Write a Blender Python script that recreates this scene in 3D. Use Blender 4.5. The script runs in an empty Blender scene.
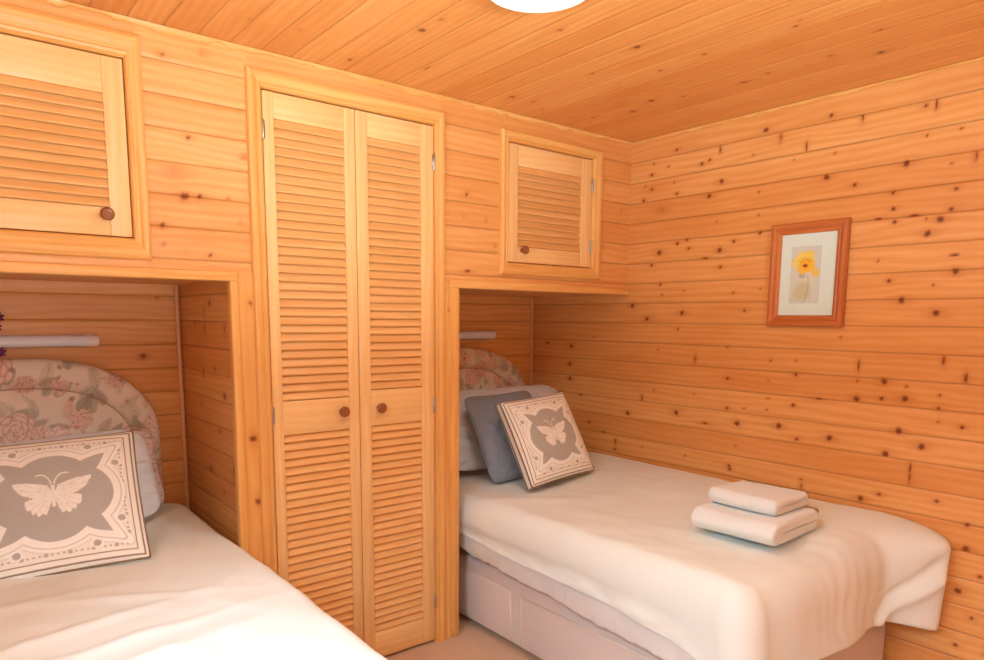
import bpy, math, random
import numpy as np
from mathutils import Vector, Matrix
random.seed(7); RNG=np.random.RandomState(7)
SC=bpy.context.scene; COL=SC.collection
PI=math.pi
# ------------------------------------------------------------------ place measurements (metres)
WY=2.25      # front of the fitted cupboards
NY=2.934     # back of the bed niches
WX=2.639     # right wall
LX=-0.27     # left wall
CZ=2.149     # ceiling
FY=-1.0      # wall behind the camera
NZ=1.445     # underside of the overhead cupboards
PITCH=0.0935; SEAM0=2.056
KN_RIGHT=[(1.992,2.074,'m'),(1.768,2.042,'v'),(1.564,2.075,'b'),(1.500,2.038,'v'),(1.614,1.989,'s'),(1.856,1.993,'m'),(1.819,2.003,'m'),(2.125,1.987,'m'),(2.033,2.010,'s'),(2.116,2.035,'s'),(1.998,1.935,'s'),(2.160,1.939,'s'),(2.122,1.922,'m'),(1.981,1.885,'m'),(1.756,1.906,'b'),(2.167,1.878,'m'),(1.811,1.853,'b'),(2.060,1.825,'h'),(1.580,1.839,'s'),(1.441,1.940,'s'),(1.574,1.748,'s'),(1.768,1.742,'s'),(1.565,1.677,'m'),(1.682,1.652,'m'),(1.748,1.621,'b'),(1.917,1.677,'m'),(1.967,1.666,'m'),(1.904,1.640,'m'),(2.066,1.631,'b'),(2.108,1.578,'m'),(1.741,1.549,'m'),(1.819,1.593,'f'),(2.053,1.487,'m'),(1.922,1.454,'s'),(2.041,1.439,'s'),(1.671,1.440,'s'),(1.550,1.454,'s'),(2.214,1.392,'b'),(2.123,1.329,'b'),(1.925,1.356,'b'),(1.614,1.366,'m'),(1.943,1.282,'s'),(2.621,1.183,'b'),(2.629,1.087,'b'),(2.624,1.008,'b'),(2.805,1.194,'m'),(2.459,1.237,'s'),(2.135,0.948,'v'),(2.220,0.866,'b'),(1.933,0.902,'b'),(2.065,0.993,'s'),(1.845,1.152,'v'),(2.545,0.929,'m'),(2.478,0.791,'m'),(2.374,0.751,'f'),(1.843,0.995,'s'),(2.052,1.186,'s'),(1.944,1.286,'s'),(2.124,0.711,'s'),(1.873,0.708,'s'),(1.677,1.078,'m'),(1.490,1.080,'s'),(1.379,1.169,'s'),(1.375,1.115,'m'),(1.485,1.163,'s'),(1.140,1.107,'s'),(1.139,1.040,'b'),(1.140,1.162,'v'),(1.487,1.010,'s'),(1.378,0.992,'m'),(1.672,0.950,'m'),(1.489,0.961,'s'),(1.592,0.957,'s'),(1.621,0.890,'b'),(1.434,0.902,'b'),(1.226,0.881,'b'),(1.355,0.859,'m'),(1.779,0.870,'f'),(1.621,0.793,'s'),(1.277,1.027,'f'),(1.685,1.212,'s'),(1.647,0.700,'m'),(1.213,1.265,'s'),(1.203,1.814,'m'),(1.069,1.769,'m'),(1.065,1.714,'m'),(0.877,1.757,'m'),(0.886,1.693,'m'),(1.113,1.685,'f'),(1.056,1.669,'m'),(0.995,1.684,'f'),(0.958,1.669,'s'),(0.915,1.663,'b'),(0.949,1.620,'b'),(0.864,1.544,'f'),(0.857,1.490,'b'),(1.102,1.538,'s'),(1.060,1.467,'m'),(0.918,1.448,'s'),(1.015,1.399,'b'),(0.902,1.355,'b'),(1.307,2.076,'m'),(1.194,2.043,'v'),(0.989,2.040,'m'),(0.956,2.039,'v'),(1.393,1.981,'v'),(1.308,1.856,'b'),(1.283,1.938,'s'),(1.034,1.861,'b'),(0.830,1.852,'v'),(0.877,1.946,'s'),(0.978,1.942,'s'),(0.896,1.839,'s'),(0.865,1.198,'v'),(0.797,1.142,'v'),(1.048,1.112,'b'),(0.973,1.100,'s'),(0.976,1.056,'b'),(1.052,1.050,'m'),(0.868,1.078,'s'),(0.868,1.034,'m'),(0.985,0.942,'b'),(0.909,0.896,'b'),(1.022,0.852,'b'),(0.864,0.988,'s'),(0.794,0.978,'m'),(0.939,0.815,'v'),(0.936,0.779,'v'),(1.324,0.672,'v'),(1.096,0.671,'b'),(1.033,0.701,'m'),(1.326,0.701,'s'),(0.846,0.714,'m'),(1.643,0.687,'m'),(0.748,0.571,'b'),(0.700,0.488,'m'),(0.758,0.422,'b'),(0.711,0.341,'m'),(0.749,0.231,'m'),(0.751,0.654,'m')]
KN_BACK=[(0.568,2.074,'m'),(0.687,2.102,'m'),(0.632,1.851,'m'),(0.535,1.823,'s'),(0.798,1.821,'m'),(0.588,1.747,'h'),(0.616,1.680,'b'),(0.660,1.685,'m'),(0.743,1.690,'s'),(0.548,1.591,'m'),(0.613,1.517,'s'),(0.681,1.511,'s'),(0.783,1.618,'s'),(0.552,1.539,'s'),(1.666,1.808,'m'),(1.657,1.719,'s'),(1.765,1.717,'s'),(1.675,1.511,'f'),(1.811,1.620,'s'),(2.489,1.902,'s'),(2.581,1.834,'s'),(2.464,1.658,'m')]
KN_TRIM=[(0.790,0.927,'b'),(0.799,0.712,'b'),(1.546,1.775,'b'),(1.539,1.425,'b'),(1.538,0.677,'b'),(0.799,1.368,'m'),(1.511,1.103,'s'),(1.578,1.356,'s')]
KN_CEIL=[(1.757,2.086,'b'),(2.188,2.079,'m'),(1.858,2.076,'f'),(2.244,1.914,'b'),(1.805,1.724,'m'),(1.948,1.731,'s'),(1.738,1.475,'b'),(1.677,2.229,'s'),(1.168,1.694,'f'),(1.166,1.791,'b'),(1.344,2.037,'f'),(1.953,2.133,'s'),(2.191,1.782,'b'),(2.272,1.443,'b'),(2.252,1.342,'m'),(1.947,1.379,'m'),(1.956,1.555,'m'),(2.240,1.672,'m'),(1.470,1.535,'m'),(1.113,2.137,'m'),(0.892,2.017,'s'),(0.756,2.042,'s'),(2.257,1.135,'m'),(2.170,0.951,'m'),(1.932,1.063,'s')]
SKY2_P=225.0
DECK2_P=115.0
BED_FILL_P=360.0
DECK_P=405.0
LAMP_E=0.8
WIN_P=60.0
LAMP_P=3.5
EXPO=0.42
def lin(c):
    if isinstance(c,str):
        c=[int(c[i:i+2],16)/255 for i in (0,2,4)]
    return tuple(((x/12.92) if x<=.04045 else ((x+.055)/1.055)**2.4) for x in c[:3])
# ------------------------------------------------------------------ numpy value noise
def _h(ix,iy,s):
    n=(ix.astype(np.int64)*374761393+iy.astype(np.int64)*668265263+s*974634777)&0x7fffffff
    n=((n^(n>>13))*1274126177)&0x7fffffff
    return ((n^(n>>16))&0xffff)/65535.0
def vnoise(x,y,s=0):
    x=np.asarray(x,float);y=np.asarray(y,float);x,y=np.broadcast_arrays(x,y)
    ix=np.floor(x);iy=np.floor(y);fx=x-ix;fy=y-iy
    fx=fx*fx*fx*(fx*(fx*6-15)+10);fy=fy*fy*fy*(fy*(fy*6-15)+10)
    a=_h(ix,iy,s);b=_h(ix+1,iy,s);c=_h(ix,iy+1,s);d=_h(ix+1,iy+1,s)
    return (a*(1-fx)+b*fx)*(1-fy)+(c*(1-fx)+d*fx)*fy-.5
def fbm(x,y,s=0,o=3):
    r=0;a=1
    for k in range(o):
        r=r+a*vnoise(x*2**k,y*2**k,s+k*17);a*=.5
    return r
def sst(e0,e1,x):
    t=np.clip((x-e0)/(e1-e0),0,1);return t*t*(3-2*t)
# ------------------------------------------------------------------ objects
def setp(o,label=None,cat=None,group=None,kind=None):
    if label:o['label']=label
    if cat:o['category']=cat
    if group:o['group']=group
    if kind:o['kind']=kind
    return o
def thing(name,loc,label,cat,group=None):
    o=bpy.data.objects.new(name,None);COL.objects.link(o);o.location=loc;o.empty_display_size=.05
    return setp(o,label,cat,group)
def link(name,me,mat,parent=None,smooth=True,bevel=None,label=None,seg=2):
    """mesh is in world metres; a part's location undoes its root's"""
    if mat is not None: me.materials.append(mat)
    o=bpy.data.objects.new(name,me);COL.objects.link(o)
    if parent is not None:
        o.parent=parent
        off=Vector((0,0,0));p=parent
        while p is not None: off+=p.location;p=p.parent
        o.location=-off
    if smooth:
        me.polygons.foreach_set('use_smooth',np.ones(len(me.polygons),bool))
    if bevel:
        m=o.modifiers.new('b','BEVEL');m.width=bevel;m.segments=seg;m.limit_method='ANGLE';m.angle_limit=math.radians(40);m.harden_normals=False
    if label:o['label']=label
    return o
class MB:
    """mesh builder with grain uv and a tint per piece"""
    def __init__(s): s.v=[];s.f=[];s.uv=[];s.t=[]
    def face(s,pts,uvs,t):
        b=len(s.v);s.v+=[tuple(p) for p in pts];s.f.append(tuple(range(b,b+len(pts))));s.uv+=[tuple(u) for u in uvs];s.t+=[t]*len(pts)
    def box(s,x0,x1,y0,y1,z0,z1,grain=0,t=None,fn=None):
        t=random.random() if t is None else t
        ou,ov=random.random()*30,random.random()*30
        P=[(x,y,z) for z in (z0,z1) for y in (y0,y1) for x in (x0,x1)]
        b=len(s.v);s.v+=[fn(*p) if fn else p for p in P]
        for q in ((0,2,3,1),(4,5,7,6),(0,1,5,4),(2,6,7,3),(0,4,6,2),(1,3,7,5)):
            s.f.append(tuple(b+i for i in q))
            cs=[P[i] for i in q]
            ax=[a for a in range(3) if max(c[a] for c in cs)-min(c[a] for c in cs)>1e-9]
            ua=grain if grain in ax else ax[0]
            va=[a for a in ax if a!=ua]; va=va[0] if va else ua
            for c in cs:
                s.uv.append((c[ua]+ou,c[va]+ov+.31*(va)));s.t.append(t)
    def prism(s,poly,fn,length,t=None):
        """poly: list of (a,b) cross-section, extruded along l 0..length; fn(a,b,l)->xyz"""
        t=random.random() if t is None else t
        ou,ov=random.random()*30,random.random()*30
        n=len(poly);b=len(s.v)
        for l in (0,length):
            for a,c in poly:s.v.append(fn(a,c,l))
        d=0
        for i in range(n):
            j=(i+1)%n;e=math.dist(poly[i],poly[j])
            s.f.append((b+i,b+j,b+n+j,b+n+i))
            s.uv+=[(ou,ov+d),(ou,ov+d+e),(ou+length,ov+d+e),(ou+length,ov+d)];s.t+=[t]*4;d+=e
        s.f.append(tuple(b+i for i in reversed(range(n))));s.uv+=[(ou+poly[i][0],ov+poly[i][1]) for i in reversed(range(n))];s.t+=[t]*n
        s.f.append(tuple(b+n+i for i in range(n)));s.uv+=[(ou+poly[i][0],ov+poly[i][1]) for i in range(n)];s.t+=[t]*n
    def lathe(s,prof,c,axis,n=24,t=None):
        """prof: (r,h) along axis unit vector from c"""
        t=random.random() if t is None else t
        ax=Vector(axis).normalized();u=ax.orthogonal().normalized();w=ax.cross(u);c=Vector(c)
        b=len(s.v)
        for r,h in prof:
            for k in range(n):
                a=2*PI*k/n;p=c+ax*h+(u*math.cos(a)+w*math.sin(a))*r;s.v.append(tuple(p))
        for i in range(len(prof)-1):
            for k in range(n):
                j=(k+1)%n
                s.f.append((b+i*n+k,b+i*n+j,b+(i+1)*n+j,b+(i+1)*n+k))
                s.uv+=[(k*.01,i*.01)]*4;s.t+=[t]*4
        s.f.append(tuple(b+k for k in reversed(range(n))));s.uv+=[(0,0)]*n;s.t+=[t]*n
        e=b+(len(prof)-1)*n
        s.f.append(tuple(e+k for k in range(n)));s.uv+=[(0,0)]*n;s.t+=[t]*n
    def tube(s,pts,r,n=8,closed=False,t=.5):
        pts=[Vector(p) for p in pts];m=len(pts);b=len(s.v)
        rs=r if hasattr(r,'__len__') else [r]*m
        up=None
        for i,p in enumerate(pts):
            if closed: d=pts[(i+1)%m]-pts[i-1]
            else: d=pts[min(i+1,m-1)]-pts[max(i-1,0)]
            d.normalize()
            u=d.orthogonal().normalized() if up is None else (up-d*up.dot(d)).normalized()
            up=u;w=d.cross(u)
            for k in range(n):
                a=2*PI*k/n;s.v.append(tuple(p+(u*math.cos(a)+w*math.sin(a))*rs[i]))
        for i in range(m if closed else m-1):
            i2=(i+1)%m
            for k in range(n):
                j=(k+1)%n
                s.f.append((b+i*n+k,b+i*n+j,b+i2*n+j,b+i2*n+k));s.uv+=[(0,0)]*4;s.t+=[t]*4
        if not closed:
            s.f.append(tuple(b+k for k in reversed(range(n))));s.uv+=[(0,0)]*n;s.t+=[t]*n
            s.f.append(tuple(b+(m-1)*n+k for k in range(n)));s.uv+=[(0,0)]*n;s.t+=[t]*n
    def build(s,name,mat,parent=None,**k):
        me=bpy.data.meshes.new(name);me.from_pydata(s.v,[],s.f)
        uv=me.uv_layers.new(name='UVMap');uv.data.foreach_set('uv',np.array(s.uv,np.float32).ravel())
        at=me.attributes.new('tint','FLOAT','CORNER');at.data.foreach_set('value',np.array(s.t,np.float32))
        me.update()
        return link(name,me,mat,parent,**k)
def grid_mesh(name,P,faces,uv=None,attrs=None,col=None):
    """fast mesh: P (n,3) array, faces (m,4) array"""
    me=bpy.data.meshes.new(name);n=len(P);m=len(faces)
    me.vertices.add(n);me.vertices.foreach_set('co',np.ascontiguousarray(P,np.float32).ravel())
    me.loops.add(4*m);me.loops.foreach_set('vertex_index',np.ascontiguousarray(faces,np.int32).ravel())
    me.polygons.add(m);me.polygons.foreach_set('loop_start',np.arange(0,4*m,4,dtype=np.int32))
    me.update(calc_edges=True);me.validate()
    if uv is not None:
        l=me.uv_layers.new(name='UVMap');l.data.foreach_set('uv',np.ascontiguousarray(uv[faces.ravel()],np.float32).ravel())
    for k,a in (attrs or {}).items():
        t=me.attributes.new(k,'FLOAT','POINT');t.data.foreach_set('value',np.ascontiguousarray(a,np.float32))
    if col is not None:
        t=me.attributes.new('col','FLOAT_COLOR','POINT');c=np.ones((n,4),np.float32);c[:,:3]=col;t.data.foreach_set('color',c.ravel())
    return me
def gfaces(nr,nc,off=0,wrap=False):
    r=np.arange(nr-1)[:,None];c=np.arange(nc if wrap else nc-1)[None,:];c2=(c+1)%nc
    return np.stack([r*nc+c,r*nc+c2,(r+1)*nc+c2,(r+1)*nc+c],-1).reshape(-1,4)+off
def fixn(o):
    import bmesh
    bm=bmesh.new();bm.from_mesh(o.data);bmesh.ops.recalc_face_normals(bm,faces=bm.faces);bm.to_mesh(o.data);bm.free();o.data.update();return o
# ------------------------------------------------------------------ materials
class NT:
    def __init__(s,name):
        s.m=bpy.data.materials.new(name);s.m.use_nodes=True;s.t=s.m.node_tree;s.n=s.t.nodes;s.n.clear()
        s.out=s.n.new('ShaderNodeOutputMaterial');s.b=s.n.new('ShaderNodeBsdfPrincipled');s.t.links.new(s.b.outputs[0],s.out.inputs[0])
    def N(s,typ,**k):
        n=s.n.new('ShaderNode'+typ)
        for a,v in k.items():setattr(n,a,v)
        return n
    def L(s,a,b): s.t.links.new(a,b)
    def math(s,op,a,b=None,c=None):
        n=s.N('Math',operation=op)
        for i,x in enumerate((a,b,c)):
            if x is None:continue
            if isinstance(x,(int,float)):n.inputs[i].default_value=x
            else:s.L(x,n.inputs[i])
        return n.outputs[0]
    def mix(s,f,a,b,typ='MIX'):
        n=s.N('Mix',data_type='RGBA',blend_type=typ)
        for i,x in ((0,f),(6,a),(7,b)):
            if isinstance(x,(int,float)):n.inputs[i].default_value=x
            elif isinstance(x,tuple):n.inputs[i].default_value=(*x[:3],1)
            else:s.L(x,n.inputs[i])
        return n.outputs[2]
    def noise(s,vec,scale,detail=2,rough=.5,dist=0,out=0):
        n=s.N('TexNoise');n.inputs['Scale'].default_value=scale;n.inputs['Detail'].default_value=detail;n.inputs['Roughness'].default_value=rough;n.inputs['Distortion'].default_value=dist
        if vec is not None:s.L(vec,n.inputs['Vector'])
        return n.outputs[out]
    def vmul(s,vec,v):
        n=s.N('VectorMath',operation='MULTIPLY');s.L(vec,n.inputs[0]);n.inputs[1].default_value=v;return n.outputs[0]
    def bump(s,h,strength,dist=.001):
        n=s.N('Bump');n.inputs['Strength'].default_value=strength;n.inputs['Distance'].default_value=dist;s.L(h,n.inputs['Height']);s.L(n.outputs[0],s.b.inputs['Normal'])
    def attr(s,name,out='Fac'):
        n=s.N('Attribute',attribute_name=name);return n.outputs[out]
def wood(name,light,dark,red,rough=.42,tintamt=1.0,grain=1.0,spec=.4):
    k=NT(name)
    uv=k.attr('UVMap','Vector')
    wob=k.noise(k.vmul(uv,(1.3,5,1)),1.0,2)                       # slow wander of the grain
    sep=k.N('SeparateXYZ');k.L(uv,sep.inputs[0])
    y2=k.math('ADD',sep.outputs[1],k.math('MULTIPLY',wob,.10))
    ring=k.math('SINE',k.math('MULTIPLY',y2,230.0))
    ring=k.math('MULTIPLY_ADD',ring,.5,.5)
    streak=k.noise(k.vmul(uv,(2.2,55,1)),1.0,3,.6)
    fine=k.noise(k.vmul(uv,(9,420,1)),1.0,2,.6)
    f=k.math('ADD',k.math('MULTIPLY',ring,.26*grain),k.math('ADD',k.math('MULTIPLY',streak,.85*grain),k.math('MULTIPLY',fine,.35*grain)))
    mr=k.N('MapRange');k.L(f,mr.inputs[0]);mr.inputs[1].default_value=.42*grain;mr.inputs[2].default_value=1.05*grain
    c=k.mix(mr.outputs[0],light,dark)
    t=k.attr('tint')
    patch=k.noise(k.vmul(uv,(3.2,10,1)),1.0,2)
    t2=k.math('ADD',k.math('MULTIPLY',t,.75*tintamt),k.math('MULTIPLY',k.math('SUBTRACT',patch,.42),1.3))
    t2=k.math('MINIMUM',k.math('MAXIMUM',t2,0.0),1.0)
    c=k.mix(k.math('MULTIPLY',t2,.62),c,red)
    kn=k.attr('knot')
    mk=k.N('ValToRGB');k.L(kn,mk.inputs[0]);e=mk.color_ramp.elements
    e[0].position=0;e[0].color=(0,0,0,1);e[1].position=1;e[1].color=(1,1,1,1)
    halo=k.math('MINIMUM',k.math('MULTIPLY',kn,1.3),1.0)
    c=k.mix(k.math('MULTIPLY',halo,.72),c,lin('a85518'))
    core=k.N('MapRange');k.L(kn,core.inputs[0]);core.inputs[1].default_value=.55;core.inputs[2].default_value=.95
    c=k.mix(k.math('MULTIPLY',core.outputs[0],.76),c,lin('5a240c'))
    gr=k.attr('groove')
    c=k.mix(k.math('MULTIPLY',gr,.36),c,lin('5e2a0c'))
    k.L(c,k.b.inputs['Base Color'])
    k.b.inputs['Roughness'].default_value=rough
    k.b.inputs['Specular IOR Level'].default_value=spec
    k.bump(f,.12,.0012)
    return k.m
def fabric(name,base,rough=.95,weave=900,bump=.15,sheen=.15,col=False,var=.04,terry=False):
    k=NT(name)
    tc=k.N('TexCoord').outputs['Object']
    n=k.noise(tc,weave,2,.6)
    if col: c=k.attr('col','Color')
    else:
        big=k.noise(tc,7,2)
        b2=tuple(x*(1-var*2) for x in base)
        c=k.mix(big,base,b2)
    k.L(c,k.b.inputs['Base Color'])
    k.b.inputs['Roughness'].default_value=rough;k.b.inputs['Specular IOR Level'].default_value=.15
    k.b.inputs['Sheen Weight'].default_value=sheen
    k.bump(n,bump,.004 if terry else .0008)
    return k.m
def plain(name,c,rough=.5,metal=0,spec=.5,emit=None,es=0):
    k=NT(name)
    tc=k.N('TexCoord').outputs['Object'];n=k.noise(tc,60,2)
    k.L(k.mix(n,tuple(x*.96 for x in c),tuple(min(1,x*1.03) for x in c)),k.b.inputs['Base Color'])
    k.b.inputs['Roughness'].default_value=rough;k.b.inputs['Metallic'].default_value=metal;k.b.inputs['Specular IOR Level'].default_value=spec
    if emit:
        k.b.inputs['Emission Color'].default_value=(*emit,1);k.b.inputs['Emission Strength'].default_value=es
    return k.m
W_WALL=wood('pine_boards',lin('ecba7c'),lin('dc9c55'),lin('d08641'))
W_CEIL=wood('pine_ceiling',lin('ebb470'),lin('da964f'),lin('cf833f'),rough=.36)
W_SLAT=wood('pine_slats',lin('ecc084'),lin('dfa865'),lin('d79a54'),tintamt=.7,grain=.8)
W_DOOR=wood('pine_door',lin('f1ce94'),lin('e7b878'),lin('e1ad6a'),tintamt=.6,grain=.8)
W_TRIM=wood('pine_trim',lin('edc078'),lin('dca054'),lin('d6964a'),tintamt=.7,grain=1.25)
W_FRAME=wood('stained_frame',lin('cf844c'),lin('bd6c38'),lin('b46332'),rough=.3)
W_KNOB=wood('stained_knob',lin('a8683c'),lin('8c4f2a'),lin('80441f'),rough=.3)
M_LINEN=fabric('white_cotton',lin('e6f0ee'),weave=1200,bump=.08)
M_PILLOW=fabric('pillow_cotton',lin('dfebf6'),weave=1200,bump=.08)
M_SHEET=fabric('sheet_cotton',lin('e6eaec'),weave=1000,bump=.1)
M_TOWEL=fabric('terry_towel',lin('ecf6f8'),weave=420,bump=.7,sheen=.4,terry=True)
M_GREY=fabric('grey_cloth',lin('8b96a6'),weave=700,bump=.3)
M_BASE=fabric('divan_cloth',lin('d9d0cc'),weave=900,bump=.2)
M_PIPE=fabric('piping_cloth',lin('8b7863'),weave=900,bump=.3)
M_PIPEW=fabric('pale_piping',lin('e8dccd'),weave=900,bump=.3)
M_SEAM_SHADE=fabric('seam_shade',lin('b39c86'),weave=900,bump=.3)
M_COL=fabric('printed_cloth',(1,1,1),weave=900,bump=.22,col=True)
M_CARPET=fabric('carpet_pile',lin('dcb898'),weave=260,bump=.9,var=.12,terry=True)
M_WHITEP=plain('white_plastic',lin('eceef0'),.35)
M_LENS=plain('lamp_lens',lin('e6f1ff'),.22)
M_STEEL=plain('steel',lin('b9b6b0'),.35,1)
M_MAT=plain('mount_board',(.72,.95,.97),.9)
M_PRINT=NT('art_print');M_PRINT.L(M_PRINT.attr('col','Color'),M_PRINT.b.inputs['Base Color']);M_PRINT.b.inputs['Roughness'].default_value=.8;M_PRINT=M_PRINT.m
M_LAMP=plain('opal_glass',lin('f4f4f4'),.3,emit=lin('fff6ea'),es=LAMP_E if 'LAMP_E' in globals() else 2.0)
M_STRIP=plain('strip_plastic',lin('e0b088'),.4)
M_PETAL=plain('purple_petal',lin('6a2a58'),.8)
M_STEM=plain('dry_stem',lin('5c5a34'),.8)
def glass():
    k=NT('clear_glass');k.n.remove(k.b)
    tr=k.N('BsdfTransparent');gl=k.N('BsdfGlossy');gl.inputs['Roughness'].default_value=.02
    lw=k.N('LayerWeight');lw.inputs[0].default_value=.5
    class _F: pass
    fr=_F();fr.outputs=[k.math('MULTIPLY_ADD',k.math('POWER',lw.outputs['Facing'],5.0),.6,.03)]
    mx=k.N('MixShader');k.L(fr.outputs[0],mx.inputs[0]);k.L(tr.outputs[0],mx.inputs[1]);k.L(gl.outputs[0],mx.inputs[2]);k.L(mx.outputs[0],k.out.inputs[0])
    return k.m
M_GLASS=glass()
# ------------------------------------------------------------------ boarded surfaces
KR={'s':.0038,'m':.0062,'b':.0095,'h':.014,'v':.0065,'f':.0062}
def board_patch(a0,a1,b0,b1,seams,axis,pl,n,flip,res,knots,seed=0,groove=.0027,offset_rows=True):
    """boards run along a, stacked along b; returns vertex/face/attr arrays. axis(a,b,d)->xyz arrays, d=depth"""
    cuts=[b0]+[s for s in sorted(seams) if b0+.004<s<b1-.004]+[b1]
    Ps=[];Fs=[];UV=[];TI=[];KN=[];GR=[];off=0
    na=max(2,int((a1-a0)/res)+1);A=np.linspace(a0,a1,na)
    for q in range(len(cuts)-1):
        lo,hi=cuts[q],cuts[q+1]
        key=int(round((lo+hi)/2/PITCH))+seed*131
        rr=np.random.RandomState(abs(key)%99991)
        g0=groove if abs(lo-b0)>1e-6 else 0; g1=groove if abs(hi-b1)>1e-6 else 0
        B=[lo];D=[g0*1.2];G=[1 if g0 else 0]
        B.append(lo+.0045);D.append(0);G.append(0)
        k=max(2,int((hi-lo)/res))
        for z in np.linspace(lo+.0045,hi-.0045,k+1)[1:-1]:B.append(z);D.append(0);G.append(0)
        B.append(hi-.0045);D.append(0);G.append(0)
        B.append(hi);D.append(g1*1.2);G.append(1 if g1 else 0)
        B=np.array(B);D=np.array(D);G=np.array(G,float)
        AA,BB=np.meshgrid(A,B);DD=np.repeat(D[:,None],na,1);GG=np.repeat(G[:,None],na,1)
        ou,ov=rr.rand()*40,rr.rand()*40
        kn=np.zeros_like(AA)
        U=AA+ou;V=BB-lo+ov
        for (ka,kb,c) in knots:
            if not(lo-.01<kb<hi+.01 and a0-.05<ka<a1+.05):continue
            r=KR[c]
            ca=min(1.0,1.0);sa=1.0;sb=1.0
            if c=='v':sa,sb=.55,2.6
            if c=='f':sa,sb=2.2,.6
            i0=np.searchsorted(A,ka-.09);i1=np.searchsorted(A,ka+.09)
            if i1<=i0:continue
            a_=AA[:,i0:i1];b_=BB[:,i0:i1]
            da=(a_-ka)/sa;db=(b_-kb)/sb
            wob=1+.5*vnoise(a_*90,b_*90,int(ka*1000)%97)
            d=np.sqrt(da*da+db*db)/(r*wob)
            h=np.sqrt((da/2.6)**2+(db/1.2)**2)/(r*1.4)
            s=1.0 if c!='h' else .5
            val=np.maximum(s*np.clip(1.45-d*.75,0,1),(.38 if c!='s' else .2)*np.exp(-h*h))
            kn[:,i0:i1]=np.maximum(kn[:,i0:i1],val)
            bend=np.sign(db+1e-6)*r*1.4*np.exp(-(da/(r*2.6))**2)*np.exp(-np.abs(db)/(r*2.2))
            V[:,i0:i1]-=bend
        X,Y,Z=axis(AA,BB,DD)
        Ps.append(np.stack([np.broadcast_to(X,AA.shape),np.broadcast_to(Y,AA.shape),np.broadcast_to(Z,AA.shape)],-1).reshape(-1,3))
        f=gfaces(len(B),na,off)
        Fs.append(f[:,::-1] if flip else f)
        UV.append(np.stack([U,V],-1).reshape(-1,2));TI.append(np.full(AA.size,rr.rand()));KN.append(kn.ravel());GR.append(GG.ravel())
        off+=AA.size
    return [np.concatenate(x) for x in (Ps,Fs,UV,TI,KN,GR)]
def boards(name,patches,mat,parent=None,kind='structure'):
    P=[];F=[];U=[];T=[];K=[];G=[];o=0
    for p in patches:
        P.append(p[0]);F.append(p[1]+o);U.append(p[2]);T.append(p[3]);K.append(p[4]);G.append(p[5]);o+=len(p[0])
    me=grid_mesh(name,np.concatenate(P),np.concatenate(F),np.concatenate(U),{'tint':np.concatenate(T),'knot':np.concatenate(K),'groove':np.concatenate(G)})
    ob=link(name,me,mat,parent,smooth=False)
    if kind:ob['kind']=kind
    return ob
def rknots(a0,a1,b0,b1,dens,seed,keep=None):
    r=np.random.RandomState(seed);n=int((a1-a0)*(b1-b0)*dens);o=[]
    for i in range(n):
        a=a0+r.rand()*(a1-a0);b=b0+r.rand()*(b1-b0);c='ssmmsbfv'[r.randint(8)]
        if keep is None or keep(a,b):o.append((a,b,c))
    return o
ZS=[SEAM0-PITCH*k for k in range(-1,23)]
# ================================================================== THE SETTING
def ax_y(y): return lambda a,b,d:(a,y+d,b)          # plane facing -Y
def ax_right(a,b,d): return (WX+d,a,b)
def ax_left(x): return lambda a,b,d:(x-d,a,b)       # plane facing +X
def ax_ceil(z): return lambda a,b,d:(b,a,z+d)       # boards along Y
KB=KN_BACK
RECTS=[(.50,.815,1.462,CZ),(LX,.50,1.462,1.53),(LX,.50,2.07,CZ),(LX,-.05,1.53,2.07),(1.545,1.85,1.462,CZ),(1.85,2.41,1.462,1.53),(1.85,2.41,2.06,CZ),(2.41,WX,1.462,CZ),(.815,1.545,2.085,CZ)]
wb=[board_patch(a,b,c,d,ZS,ax_y(WY),0,0,False,.012,KB,seed=3+int(a*10)) for a,b,c,d in RECTS]
boards('wall_back',wb,W_WALL)
KR_=KN_RIGHT+rknots(-1,.68,0,CZ,22,5)+rknots(.68,2.93,0,.72,14,6)
wr=[board_patch(.60,NY,.0,CZ,ZS,ax_right,0,0,True,.0065,KR_,seed=1),board_patch(FY,.60,0,CZ,ZS,ax_right,0,0,True,.02,KR_,seed=1)]
boards('wall_right',wr,W_WALL)
WL=(-.50,1.30,1.0,1.98)
pts=[(FY,NY,0,WL[2]),(FY,NY,WL[3],CZ),(FY,WL[0],WL[2],WL[3]),(WL[1],NY,WL[2],WL[3])]
boards('wall_left',[board_patch(a,b,c,d,ZS,ax_left(LX),0,0,False,.03,rknots(-1,2.9,0,CZ,8,9),seed=2) for a,b,c,d in pts],W_WALL)
# ceiling boards run from the window wall to the cupboards
XS=[.388+.0945*k for k in range(-7,24)]
kc=[(b,a,c) for a,b,c in KN_CEIL]+rknots(FY,1.2,LX,WX,9,12)+rknots(1.2,WY,LX,1.0,7,13)
boards('ceiling',[board_patch(.6,WY+.01,LX,WX,XS,ax_ceil(CZ),0,0,False,.0085,kc,seed=4,groove=.0014),board_patch(WY+.01,NY,LX,WX,XS,ax_ceil(CZ),0,0,False,.1,[],seed=4),board_patch(FY,.6,LX,WX,XS,ax_ceil(CZ),0,0,False,.03,kc,seed=4)],W_CEIL)
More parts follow.
